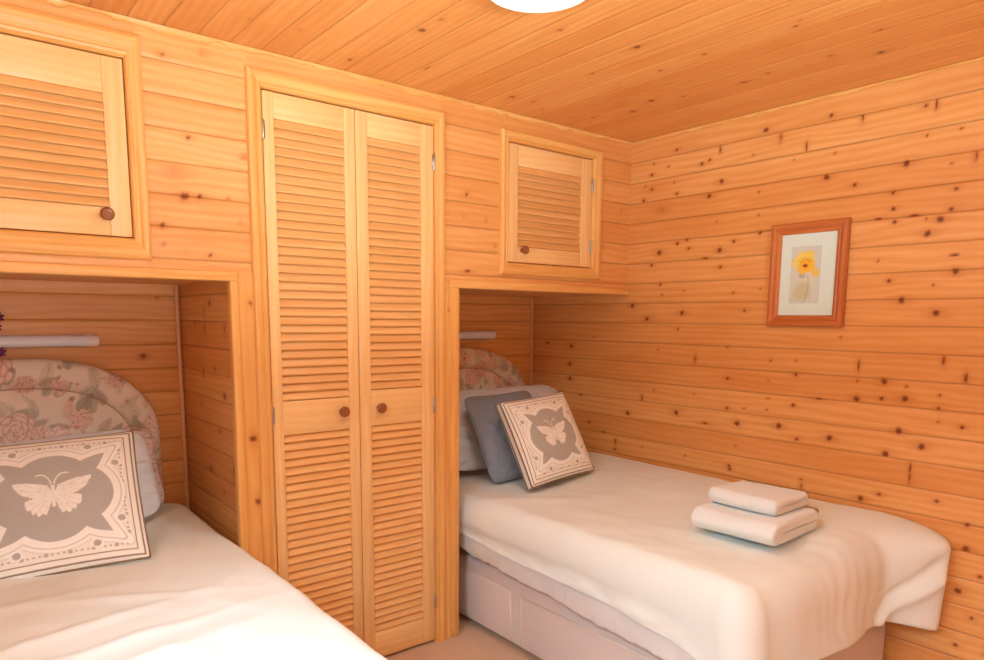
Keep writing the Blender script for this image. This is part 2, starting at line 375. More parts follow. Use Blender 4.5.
# bed niches
kn1=rknots(LX,.76,.3,NZ,9,21);kn2=rknots(1.6,WX,.3,NZ,9,22)
boards('wall_niche_left',[board_patch(LX,1.2,0,CZ,ZS,ax_y(NY),0,0,False,.012,kn1,seed=5)],W_WALL)
boards('wall_niche_right',[board_patch(1.2,WX,0,CZ,ZS,ax_y(NY),0,0,False,.012,kn2,seed=6)],W_WALL)
NK=[(2.33,1.36,'v'),(2.55,1.37,'b'),(2.62,1.34,'v'),(2.40,1.28,'v'),(2.62,1.28,'v'),(2.74,1.30,'m'),(2.52,1.14,'m'),(2.66,1.12,'v'),(2.43,1.05,'b'),(2.70,1.0,'m'),(2.50,.92,'m'),(2.36,.80,'v'),(2.62,.76,'b'),(2.48,.70,'m')]
boards('wall_niche_side',[board_patch(WY+.002,NY,0,NZ,ZS,lambda a,b,d:(.762+d,a,b),0,0,True,.009,NK,seed=7)],W_WALL)
boards('wall_niche_partition',[board_patch(WY+.002,NY,0,NZ,ZS,lambda a,b,d:(1.598-d,a,b),0,0,False,.02,[],seed=8)],W_WALL)
NS=[LX+.095*k for k in range(0,40)]
for nm,a,b in (('ceiling_niche_left',LX,.765),('ceiling_niche_right',1.595,WX)):
    m=MB();m.box(a,b,WY+.004,NY,NZ,NZ+.016,0)
    setp(m.build(nm,W_WALL,smooth=False),kind='structure')
# wall with the window behind the camera
WN=(-.20,1.0,1.0,1.98)
pts=[(LX,WX,0,WN[2]),(LX,WX,WN[3],CZ),(LX,WN[0],WN[2],WN[3]),(WN[1],WX,WN[2],WN[3])]
boards('wall_front',[board_patch(a,b,c,d,ZS,lambda A,B,D:(A,FY-D,B),0,0,True,.05,[],seed=9) for a,b,c,d in pts],W_WALL)
def window(name,a0,a1,z0,z1,bx):
    m=MB()
    for q in ((a0,a0+.05,z0,z1),(a1-.05,a1,z0,z1),(a0+.05,a1-.05,z0,z0+.05),(a0+.05,a1-.05,z1-.05,z1),((a0+a1)/2-.025,(a0+a1)/2+.025,z0+.05,z1-.05)):
        bx(m,q[0],q[1],.02,.08,q[2],q[3])
    wf=setp(m.build(name,M_WHITEP,smooth=False),kind='structure')
    m=MB();bx(m,a0+.05,a1-.05,.05,.055,z0+.05,z1-.05);m.build('pane',M_GLASS,wf,smooth=False)
window('window_1',*WN,lambda m,a,b,d,e,z0,z1:m.box(a,b,FY-e,FY-d,z0,z1,2))
window('window_2',*WL,lambda m,a,b,d,e,z0,z1:m.box(LX-e,LX-d,a,b,z0,z1,2))
# carpet
n=150;gx=np.linspace(LX,WX,n);gy=np.linspace(FY,NY,n);GX,GY=np.meshgrid(gx,gy)
P=np.stack([GX,GY,.002*fbm(GX*30,GY*30,3)],-1).reshape(-1,3)
setp(link('floor',grid_mesh('floor',P,gfaces(n,n)),M_CARPET),kind='structure')
# trims
def trim(name,boxes,mat=W_TRIM,bevel=.003):
    m=MB()
    for b in boxes:m.box(*b[:6],b[6])
    return setp(m.build(name,mat,bevel=bevel,smooth=True),kind='structure')
def kboards(name,patches):return boards(name,patches,W_TRIM)
# flat uprights beside the wardrobe and bright beads round the niche mouths
def upright(name,a0,a1,z0,z1,seed):
    # boards run upwards: a is Z, b is X
    k=[(z,x,c) for x,z,c in KN_TRIM]
    m=board_patch(z0,z1,a0,a1,[],lambda A,B,D:(B,WY-.006+D,A),0,0,True,.008,k,seed=seed)
    o=boards(name,[m],W_TRIM)
    return o
upright('trim_1',.757,.812,0,1.464,31)
upright('trim_2',1.545,1.585,0,1.464,32)
trim('trim_3',[(.733,.760,WY-.016,WY+.02,0,1.436,2)],bevel=.005)
trim('trim_4',[(LX,.760,WY-.016,WY+.02,1.434,1.464,0)],bevel=.005)
trim('trim_5',[(1.582,1.625,WY-.016,WY+.02,0,1.444,2)],bevel=.006)
trim('trim_6',[(1.582,WX-.004,WY-.016,WY+.02,1.442,1.476,0)],bevel=.005)
trim('trim_7',[(.742,.758,NY-.016,NY-.002,.0,NZ-.004,2)],M_STRIP,.006)
trim('trim_8',[(WX-.018,WX-.003,NY-.016,NY-.002,0,NZ-.004,2)],M_STRIP,.006)
# thin scribe strip under the ceiling, edges a little ragged
def scribe(name,axis,a0,a1,seed,h=.012):
    n=260;A=np.linspace(a0,a1,n);low=h*(.75+.9*np.clip(fbm(A*22,A*0,seed),-.4,.6))
    rows=[]
    for t,(d,k) in enumerate(((0.0,1.0),(.006,1.0),(.010,.45),(.012,0.0))):
        rows.append((d,k))
    P=[]
    for d,k in rows:
        X,Y,Z=axis(A,d);P.append(np.stack([X,Y,CZ-.001-low*k],-1))
    P=np.concatenate(P);U=np.stack([np.tile(A,4),np.repeat([0,.004,.008,.012],n)+seed],-1)
    me=grid_mesh(name,P,gfaces(4,n),U,{'tint':np.full(len(P),.2)})
    setp(link(name,me,W_TRIM,smooth=True),kind='structure')
scribe('trim_9',lambda A,d:(A,np.full_like(A,WY-d-.0005),A),LX,WX,5,.016)
scribe('trim_10',lambda A,d:(np.full_like(A,WX-d-.0005),A,A),.2,WY,6,.010)
# ================================================================== FITTED JOINERY
PROFILE=[(0,-.004),(0,.010),(.06,.017),(.22,.021),(.42,.020),(.6,.015),(.72,.014),(.80,.017),(.9,.015),(.97,.008),(1,.003),(1,-.03)]
def frame_path(mb,corners,closed,profile=PROFILE,plane=None):
    """corners: [(outer(x,z),inner(x,z))]; mitred moulding"""
    plane=plane or (lambda x,z,d:(x,WY-d,z))
    n=len(corners)
    for i in range(n if closed else n-1):
        (o1,i1),(o2,i2)=corners[i],corners[(i+1)%n]
        t=random.random();ou,ov=random.random()*30,random.random()*30
        # fine steps along the piece keep the grain straight
        w=math.dist(o1,i1)/1.414 if closed else math.dist(o1,i1)
        for k in range(len(profile)-1):
            (ta,da),(tb,db)=profile[k],profile[k+1]
            def pt(o,i_,tt,dd):
                return plane(o[0]+(i_[0]-o[0])*tt,o[1]+(i_[1]-o[1])*tt,dd)
            horiz=abs(o1[0]-o2[0])>abs(o1[1]-o2[1])
            def u(o,i_,tt):
                return (o[0]+(i_[0]-o[0])*tt) if horiz else (o[1]+(i_[1]-o[1])*tt)
            P=[pt(o1,i1,ta,da),pt(o2,i2,ta,da),pt(o2,i2,tb,db),pt(o1,i1,tb,db)]
            mb.face(P,[(u(o1,i1,ta)+ou,ta*w+ov+da),(u(o2,i2,ta)+ou,ta*w+ov+da),(u(o2,i2,tb)+ou,tb*w+ov+db),(u(o1,i1,tb)+ou,tb*w+ov+db)],t)
def louvre(name,parent,x0,x1,z0,z1,pitch,yf,mat=W_SLAT):
    """overlapping tilted slats, lower lip forward; yf = front of the slats"""
    n=round((z1-z0)/pitch);pitch=(z1-z0)/n;m=MB()
    for k in range(n):
        zb=z0+k*pitch
        poly=[(yf+.0015,zb+.0022),(yf,zb+.0042),(yf+.0005,zb+.0075),(yf+.0135,zb+pitch+.004),(yf+.016,zb+pitch+.005),(yf+.0175,zb+pitch+.003),(yf+.0075,zb+.0026)]
        m.prism(poly,lambda a,b,l:(x0+l,a,b),x1-x0)
    m.box(x0,x1,yf+.026,yf+.030,z0,z1,2,t=1.0)           # backing behind the slats
    return m.build(name,mat,parent,smooth=False)
def knob(name,parent,x,y,z,r=.019):
    m=MB();m.lathe([(r*.5,0),(r*.5,.006),(r*.45,.012),(r*.75,.017),(r*1.0,.022),(r*1.0,.027),(r*.85,.031),(r*.62,.0325),(r*.55,.0315),(r*.2,.0325)],(x,y,z),(0,-1,0),24)
    return m.build(name,W_KNOB,parent,smooth=True)
def hinge(parent,x,y,z,side):
    m=MB();m.lathe([(.0035,-.03),(.0045,-.028),(.0045,.028),(.0035,.03)],(x,y,z),(0,0,1),10)
    m.box(min(x,x+side*.007),max(x,x+side*.007),y+.0005,y+.002,z-.026,z+.026)
    m.box(min(x,x-side*.008),max(x,x-side*.008),y+.0005,y+.002,z-.026,z+.026)
    return m.build('hinge',M_STEEL,parent,smooth=True)
DF=WY-.004     # face of the doors
def leaf(parent,x0,x1,z0,z1,sl,sr,rails,pitch):
    """rails: list of (z0,z1); openings between them get slats"""
    m=MB();T=.024;tt=random.random()*.3
    m.box(x0,x0+sl,DF,DF+T,z0,z1,2,t=tt);m.box(x1-sr,x1,DF,DF+T,z0,z1,2,t=tt+.1)
    for a,b in rails:m.box(x0+sl,x1-sr,DF+.0012,DF+T,a,b,0,t=.3+.5*random.random())
    d=m.build('door',W_DOOR,parent,bevel=.0016)
    for (a,b),(c,e) in zip(rails[:-1],rails[1:]):
        louvre('louvre_panel',d,x0+sl-.003,x1-sr+.003,b+.0005,c-.0005,pitch,DF+.003)
    return d
# --- wardrobe
wd=thing('wardrobe',(1.185,WY,0),'tall fitted pine wardrobe with two louvred doors standing between the two bed niches','wardrobe')
m=MB()
frame_path(m,[((.808,0),(.857,0)),((.808,2.094),(.857,2.038)),((1.556,2.094),(1.512,2.038)),((1.556,0),(1.512,0))],False)
m.build('frame',W_TRIM,wd,smooth=False)
m=MB();m.box(.82,1.55,WY+.30,WY+.31,.0,2.07,2);m.box(.82,.83,WY+.03,WY+.3,0,2.07,2);m.box(1.54,1.55,WY+.03,WY+.3,0,2.07,2);m.box(.83,1.54,WY+.03,WY+.3,2.06,2.07,0)
m.build('carcass',W_DOOR,wd,smooth=False)
RL=[(.012,.116),(.925,1.040),(1.954,2.033)]
dl=leaf(wd,.8595,1.1825,.012,2.033,.037,.040,RL,.0287)
knob('knob',dl,1.112,DF,.992);hinge(dl,.8585,DF-.003,1.915,1);hinge(dl,.8585,DF-.003,.995,1);hinge(dl,.8585,DF-.003,.18,1)
RL=[(.012,.118),(.928,1.060),(1.952,2.033)]
dr=leaf(wd,1.1855,1.509,.012,2.033,.046,.056,RL,.0287)
knob('knob',dr,1.262,DF,.994);hinge(dr,1.5105,DF-.003,1.905,-1);hinge(dr,1.5105,DF-.003,.985,-1);hinge(dr,1.5105,DF-.003,.18,-1)
# --- overhead cupboards
def cupboard(label,ox0,ox1,oz0,oz1,ix0,ix1,iz0,iz1,dx0,dx1,dz0,dz1,sl,sr,rb,rt,kx,hx,hs):
    t=thing('overhead_cupboard',((ox0+ox1)/2,WY,oz0),label,'cupboard','louvred cupboards above the beds')
    m=MB();frame_path(m,[((ox0,oz0),(ix0,iz0)),((ox0,oz1),(ix0,iz1)),((ox1,oz1),(ix1,iz1)),((ox1,oz0),(ix1,iz0))],True)
    m.build('frame',W_TRIM,t,smooth=False)
    m=MB();a,b,c,d=ix0-.01,ix1+.01,iz0-.01,iz1+.01
    m.box(a,b,WY+.25,WY+.26,c,d,0);m.box(a,a+.008,WY+.03,WY+.25,c,d,2);m.box(b-.008,b,WY+.03,WY+.25,c,d,2);m.box(a,b,WY+.03,WY+.25,c,c+.008,0);m.box(a,b,WY+.03,WY+.25,d-.008,d,0)
    m.build('carcass',W_DOOR,t,smooth=False)
    d=leaf(t,dx0,dx1,dz0,dz1,sl,sr,[(dz0,rb),(rt,dz1)],.0268)
    knob('knob',d,kx,DF,(dz0+rb)/2+.018,.018)
    for z in (dz1-.11,dz0+.09):hinge(d,hx,DF-.003,z,hs)
cupboard('louvred pine cupboard above the left bed, its round knob at the lower right',-.078,.512,1.486,2.108,-.034,.468,1.546,2.038,-.031,.465,1.549,2.034,.057,.054,1.626,1.936,.400,-.0325,1)
cupboard('louvred pine cupboard above the right bed, its round knob at the lower left',1.832,2.428,1.506,2.082,1.871,2.374,1.557,2.038,1.874,2.371,1.560,2.034,.056,.064,1.624,1.951,1.954,2.3725,-1)
# ================================================================== SOFT THINGS
def interp(keys,s):
    k=np.array(keys,float);return np.stack([np.interp(s,k[:,0],k[:,i]) for i in range(1,k.shape[1])],-1)
def smooth1(a,w):
    if w<2:return a
    k=np.hanning(w+2)[1:-1];k/=k.sum()
    return np.stack([np.convolve(np.pad(a[:,i],w,mode='edge'),k,'same')[w:-w] for i in range(a.shape[1])],-1)
def duvet(name,rect,rc,keys,topz,wrinkle,skirtdisp,seed,mat,ds=.011,xmax=None):
    """rect: line where the quilt starts to roll over (x0,x1,y0,y1). keys per side along its length:
    (s, roll_out, roll_down, hem_out, hem_z).  Order: left, foot, right, head"""
    x0,x1,y0,y1=rect
    E=[];Nn=[];S=[]
    def seg(a,b,n,side):
        L=math.dist(a,b);k=max(3,int(L/ds))
        for i in range(k):
            f=i/k;E.append((a[0]+(b[0]-a[0])*f,a[1]+(b[1]-a[1])*f));Nn.append(n);S.append((side,f))
    def arc(c,a0,a1,side):
        k=max(8,int(abs(a1-a0)*.30/ds))
        for i in range(k):
            f=i/k;a=a0+(a1-a0)*f;E.append((c[0]+rc*math.cos(a),c[1]+rc*math.sin(a)));Nn.append((math.cos(a),math.sin(a)));S.append((side,f))
    seg((x0,y1-rc),(x0,y0+rc),(-1,0),0);arc((x0+rc,y0+rc),PI,1.5*PI,.5)
    seg((x0+rc,y0),(x1-rc,y0),(0,-1),1);arc((x1-rc,y0+rc),1.5*PI,2*PI,1.5)
    seg((x1,y0+rc),(x1,y1-rc),(1,0),2);arc((x1-rc,y1-rc),0,.5*PI,2.5)
    seg((x1-rc,y1),(x0+rc,y1),(0,1),3);arc((x0+rc,y1-rc),.5*PI,PI,3.5)
    E=np.array(E);Nn=np.array(Nn,float);S=np.array(S);n=len(E)
    K=np.zeros((n,4))
    for sd in range(4):
        i=S[:,0]==sd;K[i]=interp(keys[sd],S[i,1])
    for sd in (.5,1.5,2.5,3.5):
        i=S[:,0]==sd;a=np.array(keys[int(sd)][-1][1:]);b=np.array(keys[int(sd+.5)%4][0][1:]);f=S[i,1][:,None]
        K[i]=a*(1-f)+b*f
        K[i,0]*=1+.12*np.sin(PI*f[:,0]);K[i,2]*=1+.12*np.sin(PI*f[:,0])
    K=smooth1(np.vstack([K[-40:],K,K[:40]]),7)[40:-40]
    p=np.arange(n)*ds
    # top: rings from a spine out to the rolling line
    hw=(x1-x0)/2;xc=(x0+x1)/2
    spine=np.stack([np.full(n,xc),np.clip(E[:,1],y0+hw,y1-hw)],-1)
    rows=[]
    sv=np.concatenate([np.linspace(0,.9,56)[:-1],np.linspace(.9,1,10)])
    for s in sv:
        q=spine+(E-spine)*s;rows.append(np.stack([q[:,0],q[:,1],topz(q[:,0],q[:,1])+wrinkle(q[:,0],q[:,1])],-1))
    ze=topz(E[:,0],E[:,1])
    RO,RD,HO,HZ=K.T
    na,ns=10,22
    def put(h,z,m,q):
        d=skirtdisp(p,S,m,E,z);kk=np.hanning(5);kk/=kk.sum();d=np.convolve(np.concatenate([d[-11:],d,d[:11]]),kk,'same')[11:-11]
        hh=h+d
        xx=E[:,0]+Nn[:,0]*hh;yy=E[:,1]+Nn[:,1]*hh
        if xmax:
            ov=np.clip(xx-(xmax-.02),0,None);xx=np.where(xx>xmax-.02,xmax-.02+.018*np.tanh(ov/.018),xx)
        rows.append(np.stack([xx,yy,z+wrinkle(xx,yy)*(1-m)],-1))
    for i in range(1,na+1):
        a=.5*PI*i/na;put(RO*np.sin(a),ze-RD*(1-np.cos(a)),.35*i/na,0)
    for i in range(1,ns+1):
        f=i/ns;put(RO+(HO-RO)*f,(ze-RD)+(HZ-ze+RD)*f,.35+.65*f,0)
    put(HO-.008,HZ-.004,1,0);put(HO-.018,HZ+.004,1,0);put(HO-.026,HZ+.05,1,0)
    P=np.concatenate(rows)
    me=grid_mesh(name,P,gfaces(len(rows),n,0,True)[:,::-1])
    return link(name,me,mat)
# ---- right bed
bedR=thing('divan_bed',(2.155,1.9,0),'single divan bed against the boarded right wall, pale drawer base showing','bed','divan beds in the niches')
def divan(root,x0,x1,y0,y1,drawers):
    m=MB();m.box(x0,x1,y0,y1,.022,.312);b=m.build('divan_base',M_BASE,root,bevel=.026,seg=4)
    for c in ((x0+.06,y0+.06),(x1-.06,y0+.06),(x0+.06,y1-.06),(x1-.06,y1-.06)):
        m=MB();m.lathe([(.02,0),(.02,.015),(.012,.024)],(c[0],c[1],.0025),(0,0,1),12);m.build('castor',M_STEEL,b)
    for ya,yb in drawers:
        m=MB();m.box(x0-.007,x0+.01,ya,yb,.040,.248)
        d=m.build('drawer',M_BASE,b,bevel=.005,seg=3)
        m=MB();r=.0028;xx=x0-.006
        m.tube([(xx,ya+.003,.045),(xx,ya+.003,.243)],r);m.tube([(xx,yb-.003,.045),(xx,yb-.003,.243)],r);m.tube([(xx,ya,.246),(xx,yb,.246)],r*.8)
        # piping round the drawer front (kept on the same level as its drawer)
        m.build('drawer_piping',M_PIPEW,b)
    return b
divan(bedR,1.712,2.60,.950,2.885,[(2.0,2.46),(1.05,1.938)])
def mattress(root,x0,x1,y0,y1,z0,z1):
    m=MB();m.box(x0,x1,y0,y1,z0,z1);return m.build('mattress',M_SHEET,root,bevel=.05,seg=5)
mattress(bedR,1.722,2.60,.965,2.88,.313,.53)
# fitted sheet hanging ragged below the quilt on the open side
def sheet(root,x,ya,yb,z1,hem,seed,sgn=-1,foot=None):
    n=260;Y=np.linspace(yb,ya,n);m=16;rows=[]
    hz=interp(hem,(yb-Y)/(yb-ya))[:,0]+.011*fbm(Y*9,Y*0,seed)+.008*fbm(Y*40,Y*0,seed+3)
    for i in range(m+1):
        f=i/m;z=z1+(hz-z1)*f
        X=x+sgn*(.006*f+.010*f*fbm(Y*16,f*1.5+Y*0,seed+9)+.010*np.sin(f*PI))
        rows.append(np.stack([X,Y,z],-1))
    rows.append(np.stack([X-sgn*.007,Y,hz+.002],-1));rows.append(np.stack([X-sgn*.008,Y,hz+.03],-1))
    P=np.concatenate(rows);me=grid_mesh('fitted_sheet',P,gfaces(m+3,n))
    return link('fitted_sheet',me,M_SHEET,root)
sheet(bedR,1.688,1.07,2.87,.47,[(0,.375),(.27,.36),(.37,.338),(.52,.318),(.62,.305),(.82,.283),(1,.27)],4)
# ---- headboards: arched, padded border round an inner field, rose print
def rosecloth(x,z,seed):
    r=np.random.RandomState(seed)
    n=len(x);col=np.tile(np.array(lin('e8e2d6')),(n,1))
    blot=fbm(x*14,z*14,seed)
    col=col*(1-.10*np.clip(blot,0,1))[:,None]+0
    def blend(mask,c):
        I=np.nonzero(mask>0)[0]
        col[I]=col[I]*(1-mask[I][:,None])+np.array(c)*mask[I][:,None]
    x0,x1,z0,z1=x.min(),x.max(),z.min(),z.max()
    # leaves and stems
    for i in range(330):
        cx,cz=x0+r.rand()*(x1-x0),z0+r.rand()*(z1-z0);a=r.rand()*PI;L=.022+.026*r.rand();W=L*(.34+.18*r.rand())
        dx,dz=x-cx,z-cz;u=dx*np.cos(a)+dz*np.sin(a);v=-dx*np.sin(a)+dz*np.cos(a)
        d=(u/L)**2+(v/(W*(1-.35*u/L)))**2
        mk=sst(1.1,.7,d)*.72;c=[lin('a9ac9c'),lin('c4bfb0'),lin('9da294'),lin('d2cfc0'),lin('b8a094'),lin('e2c8ba')][r.randint(6)]
        blend(mk,c);blend(sst(.12,.02,np.abs(v)/W)*(d<.8)*.4,lin('7d7d6e'))
    # roses: overlapping cupped petals, palest at the rim
    spots=[]
    for i in range(900):
        p=(x0+r.rand()*(x1-x0),z0+r.rand()*(z1-z0));R=(.058+.016*r.rand()) if len(spots)<13 else (.026+.02*r.rand())
        if all(math.dist(p,q[:2])>.72*(R+q[2]) for q in spots):spots.append((*p,R))
        if len(spots)>58:break
    for cx,cz,R in spots:
        pal=[('d39c8a','96534a','f0ddd2'),('e2c0b0','b0776a','f5eae2'),('c68f80','7d443e','ead2c8')][r.randint(3)]
        A_,B_,C_=[np.array(lin(k)) for k in pal]
        I=np.nonzero(np.hypot(x-cx,z-cz)<R*1.5)[0]
        if not len(I):continue
        xs,zs=x[I],z[I];cc=col[I]
        for ring,(rad,cnt,pr) in enumerate(((.66,7,.40),(.46,6,.36),(.27,5,.30),(.10,3,.22))):
            ph=r.rand()*6
            for k in range(cnt):
                a=ph+2*PI*k/cnt+r.rand()*.3;px_,pz_=cx+R*rad*math.cos(a),cz+R*rad*math.sin(a)
                q=np.hypot(xs-px_,zs-pz_)/(R*pr*(1+.25*r.rand()))
                inner=np.hypot(xs-cx,zs-cz)/R          # petals deepen towards the heart
                tone=np.clip((rad+pr*.9-inner)*1.6,0,1)
                base=C_*(1-tone[:,None])+A_*tone[:,None]
                base=base*(1-(tone**3*.55)[:,None])+B_*(tone**3*.55)[:,None]
                rim=sst(.80,.98,q)*.55
                base=base*(1-rim[:,None])+B_*rim[:,None]
                mk=(sst(1.1,1.0,q)*.93)[:,None]
                cc=cc*(1-mk)+base*mk
        col[I]=cc
    for i in range(90):
        cx,cz=x0+r.rand()*(x1-x0),z0+r.rand()*(z1-z0);R=.005+.007*r.rand()
        q=np.hypot(x-cx,z-cz)/R;blend(sst(1.1,.6,q)*.6,[lin('b9766c'),lin('c99384'),lin('8a5f5a'),lin('d9c0a8')][r.randint(4)])
    return col
def headboard(root,xc,yb,seed,label=None):
    hw=.45;zb=.30;zs=.80;zt=1.172
    t=np.linspace(0,1,170)
    dx=np.concatenate([np.sin(t*PI/2)])                # 0..1
    top=zs+.075+(zt-zs-.075)*np.sqrt(np.clip(1-dx**2.5,0,1))
    right=[(hw,z) for z in np.linspace(zb,zs+.06,60)]
    arcp=[(hw*d,z) for d,z in zip(dx[::-1],top[::-1])]
    out=right+arcp+[(-x,z) for x,z in arcp[::-1][1:]]+[(-x,z) for x,z in right[::-1]]+[(x,zb) for x in np.linspace(-hw,hw,90)[1:-1]]
    O=np.array(out);n=len(O);c=np.array([0,.66])
    T=.038;rows=[];cs=[]
    S=np.concatenate([[1.0],np.linspace(1.0,.80,26),np.linspace(.795,.02,74)])
    for i,s in enumerate(S):
        # border shrinks evenly, then towards the middle
        q=c+(O-c)*s
        b=(1-s)/.2
        if i==0:dep=0.0
        elif s>=.80:dep=T*.55+.030*math.sqrt(max(0,1-(2*b-1)**2)) if b<1 else T*.55
        else:
            k=(.80-s)/.8;dep=T*.55+.016*min(1,k*7)**.5+.004
        if s>=.8 and b<.02:dep=T*.3
        q=q.copy()
        rows.append(np.stack([xc+q[:,0],np.full(n,yb-.02-dep)-.003*fbm(q[:,0]*20,q[:,1]*20,seed),q[:,1]],-1))
        cs.append(q)
    back=np.stack([xc+O[:,0],np.full(n,yb),O[:,1]],-1)
    P=np.concatenate([back]+rows);Q=np.concatenate([O]+cs)
    # the border cloth is cut separately from the field
    col=rosecloth(Q[:,0],Q[:,1],seed)
    me=grid_mesh('headboard',P,gfaces(len(rows)+1,n,0,True),col=col)
    h=link('headboard',me,M_COL,root,label=label)
    m=MB();q=c+(O-c)*.80
    k=[i for i in range(n) if q[i,1]>.45]
    m.tube([(xc+q[i,0],yb-.02-T*.62,q[i,1]) for i in k],.0035,6)
    m.build('seam_shade_line',M_SEAM_SHADE,h)  # tube along the seam, coloured darker to stand in for the fold's shade
    m=MB()
    for sx in (-.25,.25):
        m=MB();m.box(xc+sx-.03,xc+sx+.03,yb-.002,yb+.012,.05,.9,2);m.build('strut',M_BASE,root)
headboard(bedR,2.095,2.915,11,'arched padded headboard covered in rose print cloth')
# ---- quilts
def topR(x,y):
    z=.590+.055*sst(2.05,2.6,x)-.020*sst(2.35,2.75,y)
    return z
def wrR(x,y):
    w=.010*fbm(x*3.0+y*.8,y*2.2,31,3)+.005*fbm(x*9,y*6,33,2)-.006*np.abs(fbm(x*5+y*2,y*4-x*2,35,2))
    # soft dents by the cushions and puckers at the foot
    w=w+.010*np.exp(-((y-2.02-.15*np.sin(x*5))/.06)**2)*sst(2.5,1.9,x)
    foot=sst(1.22,.95,y)
    w=w+foot*.0004*np.sin(x*75+5*fbm(x*4,y*3,40))*sst(1.95,2.2,x)
    return w
def dispR(p,S,m,E,z):
    side=S[:,0];d=np.zeros(len(p))
    g=sst(.25,1,m)
    d+=(side==0)*(.010*fbm(p*7,m*1.3+p*0,51)*(.4+g)+.010*np.sin(m*5+p*2)*.5)
    d+=(side==.5)*(.006*np.sin(S[:,1]*PI)*g)
    x=E[:,0]
    pu=np.sin(x*88+11*fbm(x*4,m*2+x*0,40))*(.6+fbm(x*7,x*0,44))
    d+=(side==1)*(.0034*pu*sst(.02,.25,m)*sst(1.85,2.15,x)*sst(2.5,2.42,x)*(1-.5*g)+.012*fbm(x*6,m+x*0,57)*g)
    # the fold that runs up across the loose corner by the wall
    fx=(x-2.40)/.22;line=np.exp(-((m-(.98-.62*fx))/.07)**2)
    line2=np.exp(-((m-(.86-.66*fx))/.06)**2)
    d+=(side==1)*(x>2.38)*(line*.022-line2*.022)
    return d
kL=[(0,.070,.105,.070,.440),(.27,.075,.11,.075,.428),(.5,.078,.12,.078,.402),(.65,.078,.12,.078,.402),(.82,.078,.13,.076,.388),(.92,.076,.14,.072,.360),(1,.075,.14,.070,.325)]
kF=[(0,.075,.15,.085,.315),(.15,.095,.14,.105,.318),(.5,.105,.13,.120,.313),(.78,.11,.13,.112,.318),(.845,.115,.12,.105,.316),(.875,.15,.10,.125,.313),(.96,.225,.08,.215,.298),(1,.255,.07,.240,.288)]
kR=[(0,.03,.05,.03,.35),(.06,.025,.06,.025,.45),(1,.02,.06,.02,.45)]
kH=[(0,.03,.06,.03,.50),(1,.03,.06,.03,.50)]
q=duvet('duvet',(1.735,2.597,1.02,2.80),.035,[kL,kF,kR,kH],topR,wrR,dispR,1,M_LINEN,xmax=WX-.004)
setp(q,'white quilt spread over the right bed under the stack of folded towels','duvet','white quilts on the beds')
# ---- left bed
bedL=thing('divan_bed',(.2,1.9,0),'single divan bed in the left niche, rose print headboard above a pale quilt','bed','divan beds in the niches')
divan(bedL,-.25,.64,.935,2.885,[(2.0,2.46),(1.05,1.938)])
mattress(bedL,-.25,.64,.965,2.88,.313,.53)
headboard(bedL,.200,2.915,27,'arched padded headboard covered in rose print cloth')
def topL(x,y):
    return .595+.012*np.cos((x-.2)*3)-.02*sst(1.2,2.6,y)*0
def wrL(x,y):
    w=.012*fbm(x*3.2,y*2.0,71,3)+.004*fbm(x*10,y*8,73,2)-.012*np.abs(fbm(x*4+y*2.5,y*3.5-x*2,75,2))
    for (cx,cy,a,L,W,A) in ((.22,1.78,.25,.22,.020,.010),(.30,1.66,.15,.25,.022,.010),(.36,1.90,-.35,.2,.025,.009),(.5,2.2,1.3,.25,.03,.008),(.12,2.0,.1,.2,.03,.006),(.56,2.6,.9,.14,.025,.012),(.45,2.66,.5,.12,.02,.010),(.2,1.52,.2,.3,.03,.010)):
        dx,dy=x-cx,y-cy;u=dx*np.cos(a)+dy*np.sin(a);v=-dx*np.sin(a)+dy*np.cos(a)
        w=w+A*np.exp(-(u/L)**2-(v/W)**2)
    return w
def dispL(p,S,m,E,z):
    side=S[:,0];g=sst(.25,1,m);y=E[:,1]
    return (side==2)*(.010*fbm(p*6,m*1.3+p*0,61)*g*(y<2.2)-.004*(y>2.2))
kLl=[(0,.03,.06,.03,.45),(1,.03,.06,.03,.45)]
kLf=[(0,.07,.12,.08,.36),(1,.08,.12,.09,.36)]
kLr=[(0,.085,.14,.09,.36),(.45,.082,.13,.085,.39),(.66,.078,.12,.078,.41),(.71,.068,.115,.064,.42),(1,.066,.11,.06,.44)]
q=duvet('duvet',(-.225,.682,1.02,2.84),.035,[kLl,kLf,kLr,kH],topL,wrL,dispL,2,M_LINEN)
setp(q,'white crumpled quilt on the left bed in front of its butterfly cushion','duvet','white quilts on the beds')
